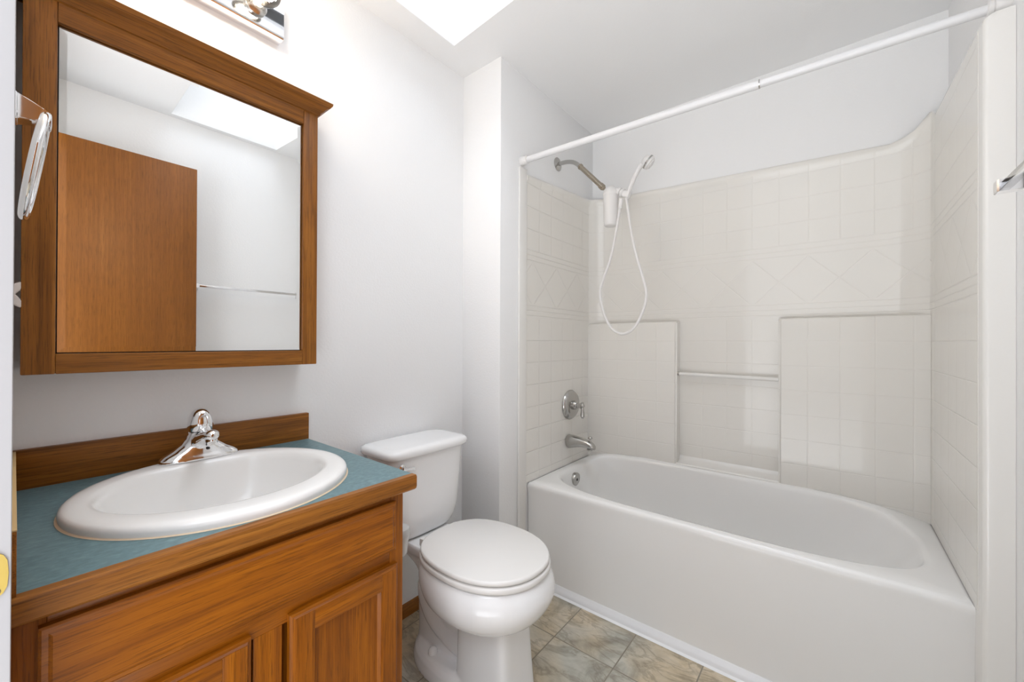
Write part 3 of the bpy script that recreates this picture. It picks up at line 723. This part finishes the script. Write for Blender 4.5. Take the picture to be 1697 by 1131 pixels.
# ================================================================== VANITY LIGHT
vl = thing('vanity_light', 'chrome bar vanity light with clear globe bulbs above the mirror', 'wall lamp', (0, .312, 2.165))
bm = B()
prism(bm, [(.0, 2.111), (.036, 2.111), (.042, 2.113), (.044, 2.118), (.044, 2.212), (.042, 2.217), (.036, 2.219), (.0, 2.219)], 1, .088, .537); link('backplate', bm, CHROME, vl, 50)
for k, y in enumerate((.455, .312, .169)):
    bm = B(); lathe(bm, (.044, y, 2.165), (1, 0, 0), [(0, .030), (.010, .030), (.012, .028), (.030, .0235), (.032, .021), (.033, .014)], 28); so = link('socket', bm, NICKEL, vl)
    bm = B(); lathe(bm, (.074, y, 2.165), (1, 0, 0), [(0, .014), (.012, .016), (.022, .026), (.034, .036), (.05, .0405), (.066, .0375), (.080, .027), (.088, .012), (.0895, 0)], 32); gl = link('bulb', bm, GLASS, vl, 80)
    bm = B(); lathe(bm, (.076, y, 2.165), (1, 0, 0), [(0, .007), (.018, .005), (.022, .011), (.036, .013), (.048, .010), (.053, 0)], 18); link('filament', bm, GLOW, gl, 80)
    l = bpy.data.lights.new('bulb_light', 'POINT'); l.energy = 1.6; l.color = (1.0, .88, .74); l.shadow_soft_size = .022
    lo = bpy.data.objects.new('bulb_light', l); lo.location = (.13, y, 2.165); COL.objects.link(lo)

# ================================================================== TOILET
CY = 1.012
to = thing('toilet', 'white round-front toilet between the vanity and the tub', 'toilet', (.35, CY, FLOOR))
bm = B()
bowl = [(.405, .255, .712, .182, 2.2), (.398, .250, .718, .188, 2.2), (.375, .250, .730, .196, 2.2), (.345, .255, .735, .199, 2.2), (.315, .265, .726, .194, 2.2), (.285, .28, .706, .178, 2.2), (.262, .30, .675, .152, 2.2), (.245, .33, .63, .118, 2.3), (.235, .36, .58, .07, 2.4)]
def smooth_secs(q, sub=5):
    out = []
    for i in range(len(q) - 1):
        a, b_, c, d = q[max(i - 1, 0)], q[i], q[i + 1], q[min(i + 2, len(q) - 1)]
        for k in range(sub):
            t = k / sub
            out.append(tuple(.5 * (2 * y + (z - x) * t + (2 * x - 5 * y + 4 * z - w) * t * t + (3 * y - x - 3 * z + w) * t ** 3) for x, y, z, w in zip(a, b_, c, d)))
    return out + [q[-1]]
loft(bm, [oval(CY, z, xb, xf, hw, n, None, 96) for z, xb, xf, hw, n in smooth_secs(bowl)])
ped = [(.32, .425, .628, .074, 7), (.20, .425, .636, .079, 7), (.10, .425, .643, .083, 7), (0, .425, .652, .088, 7), (FLOOR, .425, .655, .090, 7)]
loft(bm, [oval(CY, z, xb, xf, hw, n) for z, xb, xf, hw, n in ped])
deck = [(.405, .035, .33, .100, 5), (.388, .035, .34, .102, 5), (.372, .05, .35, .098, 4), (.35, .08, .36, .084, 3.4), (.32, .125, .38, .070, 3), (.28, .165, .40, .062, 2.6), (.20, .165, .42, .057, 2.6), (.12, .16, .44, .052, 2.6), (.05, .16, .46, .050, 2.6), (0, .16, .47, .06, 2.6)]
loft(bm, [oval(CY, z, xb, xf, hw, n, None, 72) for z, xb, xf, hw, n in smooth_secs(deck)])
tr = catmull([(.225, CY, .245), (.245, CY, .19), (.29, CY, .135), (.35, CY, .10), (.42, CY, .09)], 5)
tube(bm, tr, [.060 + .010 * math.sin(PI * min(1, i / 14)) for i in range(len(tr))], 24)
tube(bm, [(.36, CY, .29), (.42, CY, .22), (.46, CY, .14)], [.06, .058, .05], 20)
foot = [(.036, .205, .52, .085, 2.1), (.030, .180, .54, .100, 2.1), (.018, .166, .555, .111, 2.1), (-.005, .160, .56, .117, 2.1), (FLOOR, .160, .56, .119, 2.1)]
loft(bm, [oval(CY, z, xb, xf, hw, n) for z, xb, xf, hw, n in foot])
bo = link('bowl', bm, PORC, to, 80)
md = bo.modifiers.new('join', 'REMESH'); md.mode = 'VOXEL'; md.voxel_size = .0035; md.use_smooth_shade = True
ms = bo.modifiers.new('soften', 'SMOOTH'); ms.factor = .5; ms.iterations = 4
def slab(nm, z0, z1, xb, xf, hw, r, m, inner_=None):
    b2 = B(); rings = []
    for dz, ins in ((0, r * .8), (r * .3, r * .2), (r, 0)): rings.append(oval(CY, z0 + dz, xb + ins, xf - ins, hw - ins, 2.15, 2.5, 72))
    for dz, ins in ((r, 0), (r * .3, r * .3), (0, r)): rings.append(oval(CY, z1 - dz, xb + ins, xf - ins, hw - ins, 2.15, 2.5, 72))
    loft(b2, rings); return link(nm, b2, m, to, 50)
SEAT = simple('seat_plastic', srgb(232, 230, 227), .22)
slab('seat', .4085, .4275, .262, .722, .1885, .006, SEAT); slab('seat_lid', .431, .4465, .266, .7175, .1855, .006, SEAT)
for s_ in (-1, 1):
    bm = B(); box(bm, (.248, CY + s_ * .075 - .014, .404), (.278, CY + s_ * .075 + .014, .433), .005); link('seat_hinge', bm, SEAT, to)
# tank
bm = B()
tank = [(.409, .050, .195, .105, 4), (.414, .040, .203, .125, 4), (.425, .034, .208, .140, 4), (.45, .028, .212, .153, 4.5), (.49, .024, .216, .160, 5), (.60, .020, .222, .168, 5), (.724, .018, .228, .176, 5)]
loft(bm, [oval(CY - .004, z, xb, xf, hw + .004, n, None, 72) for z, xb, xf, hw, n in tank]); link('tank', bm, PORC, to, 60)
bm = B()
lidr = [(.722, .016, .230, .178), (.724, .010, .238, .188), (.731, .007, .242, .193), (.742, .007, .242, .193), (.750, .010, .238, .189), (.755, .018, .230, .180), (.757, .035, .212, .160)]
loft(bm, [oval(CY - .005, z, xb, xf, hw + .006, 5.5, None, 72) for z, xb, xf, hw in lidr]); link('tank_lid', bm, PORC, to, 60)
bm = B(); lathe(bm, (.221, CY - .146, .693), (1, 0, 0), [(0, .014), (.006, .014), (.010, .008), (.016, .008)], 18)
tube(bm, [(.236, CY - .150, .693), (.240, CY - .128, .691), (.241, CY - .108, .687)], [.006, .0055, .007], 12); link('flush_lever', bm, CHROME, to)
for s_ in (-1, 1):
    bm = B(); lathe(bm, (.305, CY + s_ * .070, .034), (0, 0, 1), [(0, .017), (.008, .0165), (.016, .013), (.021, .007), (.0225, 0)], 20); link('bolt_cap', bm, PORC, to)

tp = thing('paper_holder', 'small translucent white plastic holder on vanity side beside the toilet', 'holder', (.48, VY1, .60))
bm = B(); lathe(bm, (.482, VY1 + .058, .555), (0, 0, 1), [(0, 0), (0, .020), (.004, .022), (.05, .0275), (.052, .0275)], 28); link('cup', bm, FROST, tp)
bm = B(); lathe(bm, (.482, VY1 + .058, .607), (0, 0, 1), [(0, .0275), (.002, .031), (.014, .031), (.022, .028), (.028, .018), (.030, 0)], 28); link('cap', bm, FROST, tp)
bm = B(); box(bm, (.468, VY1 - .001, .560), (.496, VY1 + .038, .60), .003); link('mount', bm, FROST, tp)

# ================================================================== WALL FITTINGS
tb = thing('towel_bar', 'square chrome towel bar on right wall near the tub', 'towel bar', (XW, 1.0, 1.468))
bm = B(); box(bm, (1.684, .66, 1.461), (1.700, 1.272, 1.475), .0012); link('bar', bm, CHROME, tb)
for y in (1.272, .668):
    bm = B(); rings = []
    for x, hw, hz_ in ((1.678, .0115, .0115), (1.681, .0135, .0125), (1.705, .0125, .0118), (1.742, .015, .014), (1.754, .022, .020), (XW, .024, .022)):
        rings.append([Vector((x, y + a * hw, 1.468 + c * hz_)) for a, c in ((-1, -1), (1, -1), (1, 1), (-1, 1))])
    loft(bm, rings); link('post', bm, CHROME, tb, 30)

tr_ = thing('towel_ring', 'chrome towel ring beside the mirror cabinet on the doorway wall', 'towel ring', (.47, Y0, 1.50))
bm = B(); rings = []
for y, hx_, hz_, zc in ((Y0, .027, .027, 1.487), (Y0 + .006, .026, .026, 1.487), (.0, .017, .019, 1.489), (.014, .013, .015, 1.488), (.026, .012, .0125, 1.4845), (.0335, .0125, .011, 1.481), (.035, .011, .0095, 1.481)):
    rings.append([Vector((.47 + hx_ * a, y, zc + hz_ * c)) for a, c in ((-1, -1), (1, -1), (1, 1), (-1, 1))])
loft(bm, rings); bmesh.ops.bevel(bm, geom=bm.edges[:], offset=.0015, segments=2, affect='EDGES'); link('post', bm, CHROME, tr_, 30)
bm = B(); ringc = Vector((.47, .0185, 1.408)); RR = .077; n1, n2 = 56, 14; rings = []
tilt = Matrix.Rotation(math.radians(-8), 3, 'X') @ Matrix.Rotation(math.radians(-1.0), 3, 'Z')
for i in range(n1):
    t = 2 * PI * i / n1; d = Vector((math.cos(t), 0, math.sin(t)))
    rings.append([ringc + tilt @ (d * (RR + .0065 * math.cos(2 * PI * k / n2)) + Vector((0, .0056 * math.sin(2 * PI * k / n2), 0))) for k in range(n2)])
rings.append(rings[0]); loft(bm, rings, False, False); bmesh.ops.remove_doubles(bm, verts=bm.verts[:], dist=1e-5); link('ring', bm, CHROME, tr_, 60)

ls = thing('light_switch', 'white double toggle switch plate beside the doorway', 'light switch', (.575, Y0, 1.205))
bm = B(); box(bm, (.517, Y0, 1.147), (.633, Y0 + .005, 1.263), .002); link('plate', bm, PLASTW, ls)
for x, s_ in ((.552, 1), (.598, -1)):
    bm = B()
    r0 = [Vector((x + a * .005, Y0 + .004, 1.2045 + c * .011)) for a, c in ((-1, -1), (1, -1), (1, 1), (-1, 1))]
    r1_ = [Vector((x + a * .0042, .0055, 1.2045 + s_ * .014 + c * .005)) for a, c in ((-1, -1), (1, -1), (1, 1), (-1, 1))]
    loft(bm, [r0, r1_]); bmesh.ops.bevel(bm, geom=bm.edges[:], offset=.001, segments=2, affect='EDGES'); link('toggle', bm, PLASTW, ls)
